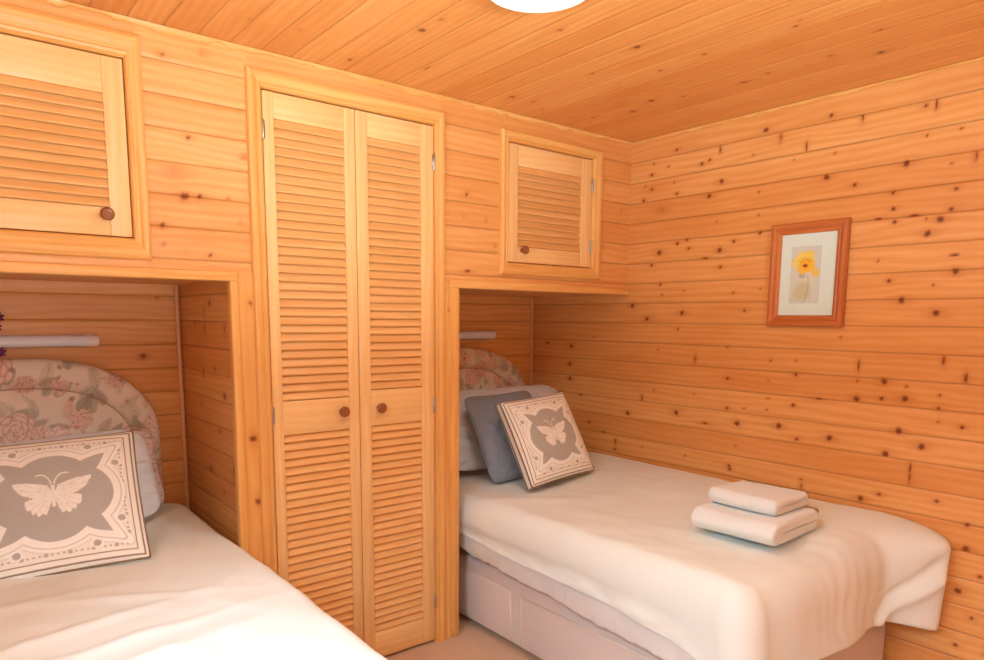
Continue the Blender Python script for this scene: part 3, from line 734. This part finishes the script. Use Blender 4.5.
# ================================================================== PILLOWS AND CUSHIONS
def pose(x,y,z,yaw,lean,roll):
    u=np.array([math.cos(yaw),math.sin(yaw),0]);n=np.array([math.sin(yaw),-math.cos(yaw),0])
    v=np.array([0,0,1])*math.cos(lean)-n*math.sin(lean)
    u2=u*math.cos(roll)+v*math.sin(roll);v2=-u*math.sin(roll)+v*math.cos(roll)
    w=np.cross(u2,v2)   # out of the front
    return np.array([x,y,z]),u2,v2,w
def pillow_mesh(name,w,h,th,ps,N=90,pinch=.06,power=.55,seed=0,wr=.006,sag=0,pat=None,gus=0.0,rnd=0):
    """origin at the middle of the lower edge"""
    t=np.linspace(-1,1,N);t=np.sin(t*PI/2)*.35+t*.65
    U,V=np.meshgrid(t,t)
    bx=w/2*(1-pinch*(1-V**2)**1.0*np.abs(U)**2);by=h/2*(1-pinch*(1-U**2)*np.abs(V)**2)
    X=U*bx;Y=V*by
    prof=(np.clip(1-U**2,0,1)*np.clip(1-V**2,0,1))**power
    prof=prof*(1-sag*.5*V)
    wr1=wr*fbm(U*3+seed,V*3,seed,3)*prof**.5+wr*.5*fbm(U*9,V*9,seed+5,2)*prof**.4
    if rnd:
        rr=(np.abs(U)**rnd+np.abs(V)**rnd)**(1/rnd);rr=np.maximum(rr,np.maximum(np.abs(U),np.abs(V))+1e-9);kk=np.maximum(np.abs(U),np.abs(V))/rr;X=X*kk;Y=Y*kk
    Z1=th/2*prof+gus/2+wr1;Z2=-th/2*prof-gus/2+wr*fbm(U*3,V*3,seed+9,2)*prof
    o,u,v,n=pose(*ps)
    def W(X,Y,Z):return o+X.reshape(-1,1)*u+(Y.reshape(-1,1)+h/2)*v+Z.reshape(-1,1)*n
    A=W(X,Y,Z1);B=W(X,Y,Z2)
    F1=gfaces(N,N);F2=gfaces(N,N,N*N)[:,::-1]
    # edge strip
    ring=np.concatenate([np.arange(N),np.arange(1,N)*N+N-1,(N-1)*N+np.arange(N-2,-1,-1),np.arange(N-2,0,-1)*N])
    r2=np.roll(ring,-1)
    F3=np.stack([ring,ring+N*N,r2+N*N,r2],-1)
    P=np.concatenate([A,B]);F=np.concatenate([F1,F2,F3])
    col=None
    if pat:
        col=np.concatenate([pat(U.ravel(),V.ravel()),pat(U.ravel(),V.ravel(),back=True)])
    me=grid_mesh(name,P,F,col=col)
    return me,A[ring],B[ring]
def wing_mask(u,v):
    """butterfly, body at the middle, v up"""
    a=np.abs(u);out=np.zeros_like(u)
    def poly(pts):
        ins=np.zeros(len(a),bool);n=len(pts)
        for i in range(n):
            (x1,y1),(x2,y2)=pts[i],pts[(i+1)%n]
            if y1==y2:continue
            c=((y1>v)!=(y2>v))&(a<(x2-x1)*(v-y1)/(y2-y1)+x1);ins^=c
        return ins
    fore=poly([(.02,.05),(.06,.16),(.18,.21),(.34,.25),(.47,.26),(.45,.19),(.40,.10),(.34,.03),(.24,-.02),(.10,-.02),(.02,0)])
    hind=poly([(.02,.0),(.12,-.01),(.26,-.03),(.33,-.06),(.33,-.15),(.30,-.22),(.27,-.20),(.25,-.29),(.21,-.26),(.18,-.33),(.14,-.29),(.09,-.31),(.05,-.20),(.02,-.08)])
    body=(a<.022)&(v>-.20)&(v<.16)
    return fore,hind,body
def cushion_pattern(u,v,back=False):
    cream=np.array(lin('ecede6'));taupe=np.array(lin('b2b4b0'));brown=np.array(lin('8d7d6a'));white=np.array(lin('f2f6f2'))
    n=len(u);col=np.tile(cream,(n,1))
    if back:return col
    def bl(m,c):
        nonlocal col
        m=np.clip(m,0,1);col=col*(1-m[:,None])+c*m[:,None]
    col*= (1+.03*fbm(u*60,v*60,5))[:,None]
    # scalloped field: signed "distance" of a union of lobes
    def lobe(cx,cy,rx,ry,a=0):
        dx,dy=u-cx,v-cy;p=dx*np.cos(a)+dy*np.sin(a);q=-dx*np.sin(a)+dy*np.cos(a)
        return (np.sqrt((p/rx)**2+(q/ry)**2)-1)*min(rx,ry)
    f=lobe(0,0,.50,.50)
    for L in (lobe(0,.27,.42,.37),lobe(0,-.27,.42,.37),lobe(.31,0,.38,.42),lobe(-.31,0,.38,.42)):f=np.minimum(f,L)
    for sx in (1,-1):
        for sy in (1,-1):
            p,q=u*sx,v*sy;bow=.9*np.clip((p-.33)*(.63-p),0,1);wa=((p-.63)*-.11+(q-.61)*.30)/.32-bow*.9;wc=((p-.63)*.25-(q-.61)*.13)/.282-bow*.9;wedge=np.where((wa>0)&(wc>0),np.hypot(wa,wc),np.maximum(wa,wc));wedge=np.maximum(wedge,.55-p-q)
            f=np.minimum(f,wedge)
    px=.010
    for k,c,wd in ((.060,white,.020),(.115,white,.016)):
        bl(sst(wd+px,wd-px*.2,np.abs(f-k)),c)
    bl(sst(.012,.004,np.abs(f-.088))*.55,taupe)
    bl(sst(.010,.002,np.abs(f-.145))*.35,taupe)
    bl(sst(px,-px,f),taupe)
    bl(sst(.022,.010,np.abs(f-.012)),white)
    # beads along the border
    R=.80
    for i in range(-12,13):
        t=i*R/12.5
        for (cx,cy) in ((t,R),(t,-R),(R,t),(-R,t)):
            r=.026 if i%4==2 else .014
            d=np.hypot(u-cx,v-cy);bl(sst(r*1.25,r*.75,d)*(f>.13),taupe)
    for (cx,cy) in [(sx*.43,sy*.74) for sx in(1,-1) for sy in (1,-1)]+[(sx*.74,sy*.43) for sx in(1,-1) for sy in (1,-1)]:
        d=np.hypot(u-cx,v-cy);bl(sst(.050,.038,d)*(f>.02),taupe);bl(sst(.012,.006,np.abs(d-.062))*(f>.02),white)
    # edge lines
    e=np.maximum(np.abs(u),np.abs(v))
    bl(sst(.010,.004,np.abs(e-.875)),brown*1.1);bl(sst(.014,.006,np.abs(e-.955)),brown*.9)
    # butterfly
    fo,hi,bo=wing_mask(u*1.06,(v-.02)*1.12)
    vein=.5+.5*np.sin(np.arctan2(v-.03,np.abs(u))*26)
    sp=sst(.15,.3,fbm(u*34,v*34,8,2))
    m=(fo|hi).astype(float)
    bl(m*.96,white)
    bl(m*(.24*sst(.80,1,vein)+.20*sp),taupe)
    bl(bo.astype(float),white*.93)
    for s in (1,-1):
        # antennae
        tt=np.linspace(0,1,14)
        for t in tt:
            ax_,ay=s*(.02+.16*t**1.5),.19+.15*math.sin(t*1.9)
            bl(sst(.014,.006,np.hypot(u-ax_,v-ay)),white)
    return col
def butterfly_cushion(label,s,h,ps):
    me,A,B=pillow_mesh('butterfly_cushion',s,h,.10,ps,N=230,pinch=.025,power=.42,seed=3,wr=.004,pat=cushion_pattern,gus=.030)
    o=fixn(link('butterfly_cushion',me,M_COL))
    setp(o,label,'cushion','butterfly cushions')
    for R in (A,B):
        m=MB();m.tube([tuple(p) for p in R[::4]],.0042,6,True);m.build('piping',M_PIPE,o)
    return o
butterfly_cushion('taupe and cream butterfly cushion at the head of the left bed',.455,.455,(.224,2.222,.592,-.20,.745,.066))
butterfly_cushion('taupe and cream butterfly cushion leaning on the dark grey cushion',.392,.392,(2.112,2.135,.622,.0,.50,.072))
me,A,B=pillow_mesh('plain_cushion',.43,.43,.15,(2.085,2.33,.600,.02,.52,.03),N=90,pinch=.05,power=.5,seed=12,wr=.016,rnd=9)
setp(fixn(link('plain_cushion',me,M_GREY)),'plain dark grey square cushion between the white pillow and the butterfly cushion','cushion')
m=MB();m.tube([tuple(p) for p in ((A+B)/2)[::3]],.003,6,True);m.build('seam',M_GREY,bpy.data.objects['plain_cushion'])
me,A,B=pillow_mesh('pillow',.84,.42,.18,(2.235,2.555,.605,0,.50,.0),N=100,pinch=.04,power=.45,seed=22,wr=.022,rnd=7)
setp(fixn(link('pillow',me,M_PILLOW)),'white pillow standing behind the dark grey cushion','pillow','white bed pillows')
me,A,B=pillow_mesh('pillow',.74,.345,.145,(.212,2.52,.618,0,.52,.05),N=100,pinch=.03,power=.42,seed=25,wr=.022,rnd=6)
setp(fixn(link('pillow',me,M_PILLOW)),'white pillow right behind the butterfly cushion on the left bed','pillow','white bed pillows')
def lilac(u,v,back=False):
    c=np.tile(np.array(lin('ebe6ee')),(len(u),1))
    f=fbm(u*26,v*18,90,3);m=(sst(.12,.32,f)*.6)[:,None];c=c*(1-m)+np.array(lin('a99cc4'))*m
    f=fbm(u*30,v*22,95,2);m=(sst(.25,.4,f)*.6)[:,None];c=c*(1-m)+np.array(lin('cda3b4'))*m
    return c
me,A,B=pillow_mesh('pillow',.74,.315,.12,(.262,2.69,.605,0,.42,.05),N=150,pinch=.04,power=.5,seed=28,wr=.012,pat=lilac,rnd=7)
setp(fixn(link('pillow',me,M_COL)),'pillow with faint lilac print peeping out between white pillow and headboard','pillow')
# ================================================================== TOWELS
def towel(label,cx,cy,z,wx,ly,t,layers,rot,seed):
    """rounded folds at -x, layered ends at +x and at both ends of y"""
    lt=t/layers
    # outline with slits cut in from +x
    pts=[]
    def arcpts(x,zc,r,a0,a1,k):return [(x+r*math.cos(a0+(a1-a0)*i/k)*.9,zc+r*math.sin(a0+(a1-a0)*i/k)) for i in range(k+1)]
    half=t/2
    pts+=arcpts(-wx/2+half,half,half,1.5*PI,.5*PI,18)         # big fold, bottom to top
    # top edge to +x then down through the layers
    for i in range(layers):
        zt=t-i*lt;zbm=zt-lt
        pts+=[(x,zt-.0008) for x in np.linspace(-wx*.2 if i else -wx*.15,wx/2-lt*.45,8)] if i==0 else [(x,zt-.0018) for x in np.linspace(-wx*.32,wx/2-lt*.45,9)]
        e=wx/2+.010*((i*37)%3-1)
        pts+=[(e-lt*.4+lt*.4*math.cos(a),(zt+zbm)/2+(lt/2-.0018)*math.sin(a)) for a in np.linspace(PI/2,-PI/2,7)]
        if i<layers-1:pts+=[(x,zbm+.0018) for x in np.linspace(wx/2-lt*.45,-wx*.32,9)]
        else:pts+=[(x,zbm) for x in np.linspace(wx/2-lt*.45,-wx*.25,8)]
    n=len(pts);A=np.array(pts);m=46;Y=np.linspace(-1,1,m);Y=np.sin(np.sin(Y*PI/2)*PI/2)
    zc=half;rows=[]
    c,s=math.cos(rot),math.sin(rot)
    for k,yv in enumerate(Y):
        q=A.copy();ed=abs(yv)**14
        tt=max(0,(abs(yv)*ly/2-(ly/2-.016))/.016);ins=.012*(1-math.sqrt(max(0,1-tt*tt)))
        q[:,1]=zc+(q[:,1]-zc)*(1-ins/half);q[:,0]=q[:,0]*(1-ins/(wx/2))
        yy=yv*ly/2+.006*fbm(q[:,1]*70,q[:,0]*6,seed)*ed
        x=q[:,0]+.006*fbm(yy*9+0*q[:,0],q[:,1]*30,seed+2);zz=q[:,1]+(.006*fbm(x*9,yy*7,seed+4))*(q[:,1]/t)+.0
        yy=np.broadcast_to(yy,x.shape)
        rows.append(np.stack([cx+c*x-s*yy,cy+s*x+c*yy,z+zz],-1))
    P=np.concatenate(rows)
    me=bpy.data.meshes.new('folded_towel')
    F=[tuple(int(i) for i in f) for f in gfaces(m,n,0,True)]
    F.append(tuple(range(n)));F.append(tuple((m-1)*n+i for i in reversed(range(n))))
    me.from_pydata([tuple(p) for p in P],[],F);me.update()
    o=fixn(link('folded_towel',me,M_TOWEL))
    for p in me.polygons:
        if len(p.vertices)>4:p.use_smooth=False
    return setp(o,label,'towel','folded white towels on the right bed')
towel('large folded white bath towel lying flat at the bottom of the stack',2.155,1.235,.614,.345,.30,.074,2,.05,7)
towel('small folded white towel on top of the larger one',2.195,1.250,.690,.245,.255,.052,2,.02,9)
# ================================================================== SMALL FITTINGS
# framed flower print on the right wall
py0,py1,pz0,pz1=1.203,1.503,1.304,1.698
pc=thing('framed_picture',((WX-.01),(py0+py1)/2,pz0),'small framed print of a yellow flower hanging on the boarded right wall','picture')
def wp(y,z,d):return (WX-.0045-d,y,z)
m=MB();fw=.042
frame_path(m,[((py1,pz0),(py1-fw,pz0+fw)),((py1,pz1),(py1-fw,pz1-fw)),((py0,pz1),(py0+fw,pz1-fw)),((py0,pz0),(py0+fw,pz0+fw))],True,
  [(0,0),(0,.016),(.08,.022),(.35,.024),(.5,.020),(.62,.014),(.75,.016),(.9,.014),(1,.009),(1,.0)],wp)
m.build('frame',W_FRAME,pc,smooth=False)
m=MB();m.box(WX-.0085,WX-.0065,py0+fw-.004,py1-fw+.004,pz0+fw-.004,pz1-fw+.004);mt=m.build('mount',M_MAT,pc,smooth=False)
n1,n2=150,260;yy=np.linspace(1.302,1.419,n1);zz=np.linspace(1.392,1.609,n2);YY,ZZ=np.meshgrid(yy,zz)
u=(1.419-YY.ravel())/.117;v=(ZZ.ravel()-1.392)/.217       # u from left to right as seen
col=np.tile(np.array(lin('cfe2e2')),(len(u),1))
def bl(mk,c):
    global col
    mk=np.clip(mk,0,1);col=col*(1-mk[:,None])+np.array(lin(c))*mk[:,None]
wob=fbm(u*6,v*10,4)*.06
bl(sst(.5,.1,np.hypot(u-.5,(v-.5)*1.2)+wob)*.4,'e4e4cc')
bl(sst(.30,.18,np.hypot((u-.42)*.85,(v-.22)*1.5)+wob)*.7,'c6cba0')
bl(sst(.16,.08,np.hypot((u-.22)*.9,(v-.17)*1.6)+wob)*.5,'d3d6b0')
bl(sst(.03,.01,np.abs(u-.5-.12*np.sin(v*5)))*(v<.5)*.6,'9fae86')
bl(sst(.16,.05,np.hypot((u-.40)*1.0,(v-.49)*2.2)+wob)*.55,'8d98a0')
def petal(cx,cy,r,c,k=.92):bl(sst(r*1.08,r*.85,np.hypot(u-cx,(v-cy)*1.85)+wob*.7)*k,c)
petal(.20,.72,.20,'efe37a',.8);petal(.55,.80,.24,'f2dd5e');petal(.36,.79,.21,'f5e470');petal(.63,.66,.22,'f3cf3e');petal(.40,.62,.20,'f4c83a');petal(.85,.54,.14,'f2d24c',.85);petal(.48,.68,.20,'f6c22e')
bl(sst(.10,.06,np.hypot(u-.5,(v-.66)*1.9)+wob*.5)*.8,'e58a2a')
bl(sst(.10,.06,np.hypot((u-.47-(v-.66)*.9)*1.0,(v-.66)*3.6)+wob*.4)*.95,'5d2c2c')
for a in (-.6,-.3,0,.3,.6):
    bl(sst(.022,.010,np.abs((u-.46)*math.cos(a*1.6)-(v-.68)*1.85*math.sin(a*1.6)))*((v-.68)*1.85*math.cos(a*1.6)+(u-.46)*math.sin(a*1.6)>.14)*((v-.68)*1.85*math.cos(a*1.6)+(u-.46)*math.sin(a*1.6)<.26)*.55,'8a6a3a')
P=np.stack([np.full(YY.size,WX-.0090),YY.ravel(),ZZ.ravel()],-1)
link('print',grid_mesh('print',P,gfaces(n2,n1),col=col),M_PRINT,pc)
m=MB();m.box(WX-.0125,WX-.0110,py0+fw-.003,py1-fw+.003,pz0+fw-.003,pz1-fw+.003);m.build('pane',M_GLASS,pc,smooth=False)
# ceiling lamp
LXc,LYc=1.185,1.312
lp=thing('ceiling_lamp',(LXc,LYc,CZ),'round white flush lamp on the boarded ceiling','lamp')
m=MB();m.lathe([(.108,0),(.108,-.014),(.112,-.020)],(LXc,LYc,CZ-.0005),(0,0,1),64);m.build('base',M_WHITEP,lp)
m=MB();m.lathe([(.128,-.024),(.134,-.030),(.134,-.040),(.128,-.047),(.110,-.052),(.102,-.056),(.08,-.059),(.05,-.061),(.01,-.062)],(LXc,LYc,CZ),(0,0,1),72)
m.build('diffuser',M_LAMP,lp)
# strip lights over the headboards
def strip(label,x0,x1,z):
    t=thing('reading_light',((x0+x1)/2,NY,z),label,'lamp','strip lights above the headboards')
    def prof(r=1.0):
        return [(NY-.002,z-.021*r),(NY-.020*r,z-.022*r),(NY-.036*r,z-.018*r),(NY-.044*r,z-.008*r),(NY-.046*r,z+.004*r),(NY-.042*r,z+.015*r),(NY-.030*r,z+.0215*r),(NY-.002,z+.022*r)]
    m=MB();m.prism(prof(.97),lambda a,b,l:(x0+.042+l,a,b),x1-x0-.084);m.build('lens',M_LENS,t,smooth=False,bevel=.002)
    for a in (x0,x1-.043):
        m=MB();m.prism(prof(),lambda a_,b,l:(a+l,a_,b),.043);m.build('end_cap',M_WHITEP,t,smooth=False,bevel=.003)
strip('white strip light on the boards above the left rose headboard',-.10,.466,1.232)
strip('white strip light on the boards above the right rose headboard',1.80,2.342,1.236)
# sprig of purple flowers by the left strip light
sg=thing('flower_sprig',(.13,NY-.06,1.19),'sprig of purple flowers tucked over the left strip light','flower')
m=MB();m.tube([(.10,NY-.052,1.15),(.12,NY-.055,1.22),(.13,NY-.05,1.27),(.155,NY-.05,1.31)],.0025,6);m.tube([(.12,NY-.055,1.20),(.14,NY-.058,1.20),(.16,NY-.055,1.197)],.002,6);m.build('stem',M_STEM,sg)
for (bx,bz,br) in ((.165,1.316,.020),(.158,1.282,.018),(.166,1.199,.017),(.135,1.335,.018)):
    m=MB();r=random.Random(int(bx*1e4+bz*1e3))
    for k in range(7):
        a=2*PI*k/7+r.random()*.5;c=Vector((bx,NY-.056,bz));d=Vector((math.cos(a),-.35,math.sin(a)));s=Vector((-math.sin(a),0,math.cos(a)))
        P=[c,c+d*br*.5+s*br*.32,c+d*br*1.05+s*br*.12,c+d*br*1.05-s*br*.12,c+d*br*.5-s*br*.32]
        P2=[p+Vector((0,.0015,0)) for p in P];t=0
        b=len(m.v);m.v+=[tuple(p) for p in P+P2]
        for f in ((0,1,2,3,4),(9,8,7,6,5)):
            m.f.append(tuple(b+i for i in f));m.uv+=[(0,0)]*5;m.t+=[0]*5
        for i in range(5):
            j=(i+1)%5;m.f.append((b+i,b+5+i,b+5+j,b+j));m.uv+=[(0,0)]*4;m.t+=[0]*4
    m.build('blossom',M_PETAL,sg,smooth=False)
# ================================================================== LIGHT
w=bpy.data.worlds.new('sky');SC.world=w;w.use_nodes=True
w.node_tree.nodes['Background'].inputs[0].default_value=(.75,.86,1,1);w.node_tree.nodes['Background'].inputs[1].default_value=.25
def area(name,loc,rot,sx,sy,power,col):
    l=bpy.data.lights.new(name,'AREA');l.shape='RECTANGLE';l.size=sx;l.size_y=sy;l.energy=power;l.color=col
    o=bpy.data.objects.new(name,l);COL.objects.link(o);o.location=loc;o.rotation_euler=rot
    return o
# high open sky at the side window, and light thrown up by the sunlit deck under the window
area('left_bed_fill',(1.45,-2.6,2.55),(math.radians(62),0,math.radians(18)),1.0,1.0,BED_FILL_P,(.62,.83,1.0))  # added daylight panel, offset so that only the left bed catches it
area('sunlit_deck',(.35,-2.35,.62),(PI/2+math.radians(30),0,0),2.0,.9,DECK_P,(.91,1.0,.99))
area('open_sky_side',(LX-1.6,.40,3.0),(math.radians(50),0,-PI/2),2.8,1.5,SKY2_P,(.66,.85,1.0))
area('sunlit_deck_side',(LX-1.35,.2,.62),(PI/2+math.radians(30),0,-PI/2),1.9,.9,DECK2_P,(.91,1.0,.99))
l=bpy.data.lights.new('lamp_glow','AREA');l.shape='DISK';l.size=.26;l.energy=LAMP_P;l.color=(.86,.98,1.0)
o=bpy.data.objects.new('lamp_glow',l);COL.objects.link(o);o.location=(LXc,LYc,CZ-.066);o.rotation_euler=(0,0,0)
# ================================================================== CAMERA
cam=bpy.data.cameras.new('camera');co=bpy.data.objects.new('camera',cam);COL.objects.link(co)
Mx=((0.7809060710542989,-0.6245994049916586,0.007828887188124497),(0.0775161523478939,0.10933581833860564,0.9909777620882345),(0.6198200983476709,0.7732536854825158,-0.13379754695804438))
r,u_,f_=[Vector(a) for a in Mx]
co.matrix_world=Matrix(((r.x,u_.x,-f_.x,0),(r.y,u_.y,-f_.y,0),(r.z,u_.z,-f_.z,1.324125),(0,0,0,1)))
cam.sensor_fit='HORIZONTAL';cam.sensor_width=36;cam.lens=690.65/984*36;cam.shift_y=81.85/984;cam.clip_start=.02
SC.camera=co
SC.view_settings.view_transform='Standard';SC.view_settings.look='None';SC.view_settings.gamma=1;SC.view_settings.use_curve_mapping=False
SC.view_settings.exposure=EXPO
SC.cycles.use_denoising=True
SC.cycles.max_bounces=10;SC.cycles.diffuse_bounces=6;SC.cycles.sample_clamp_indirect=6
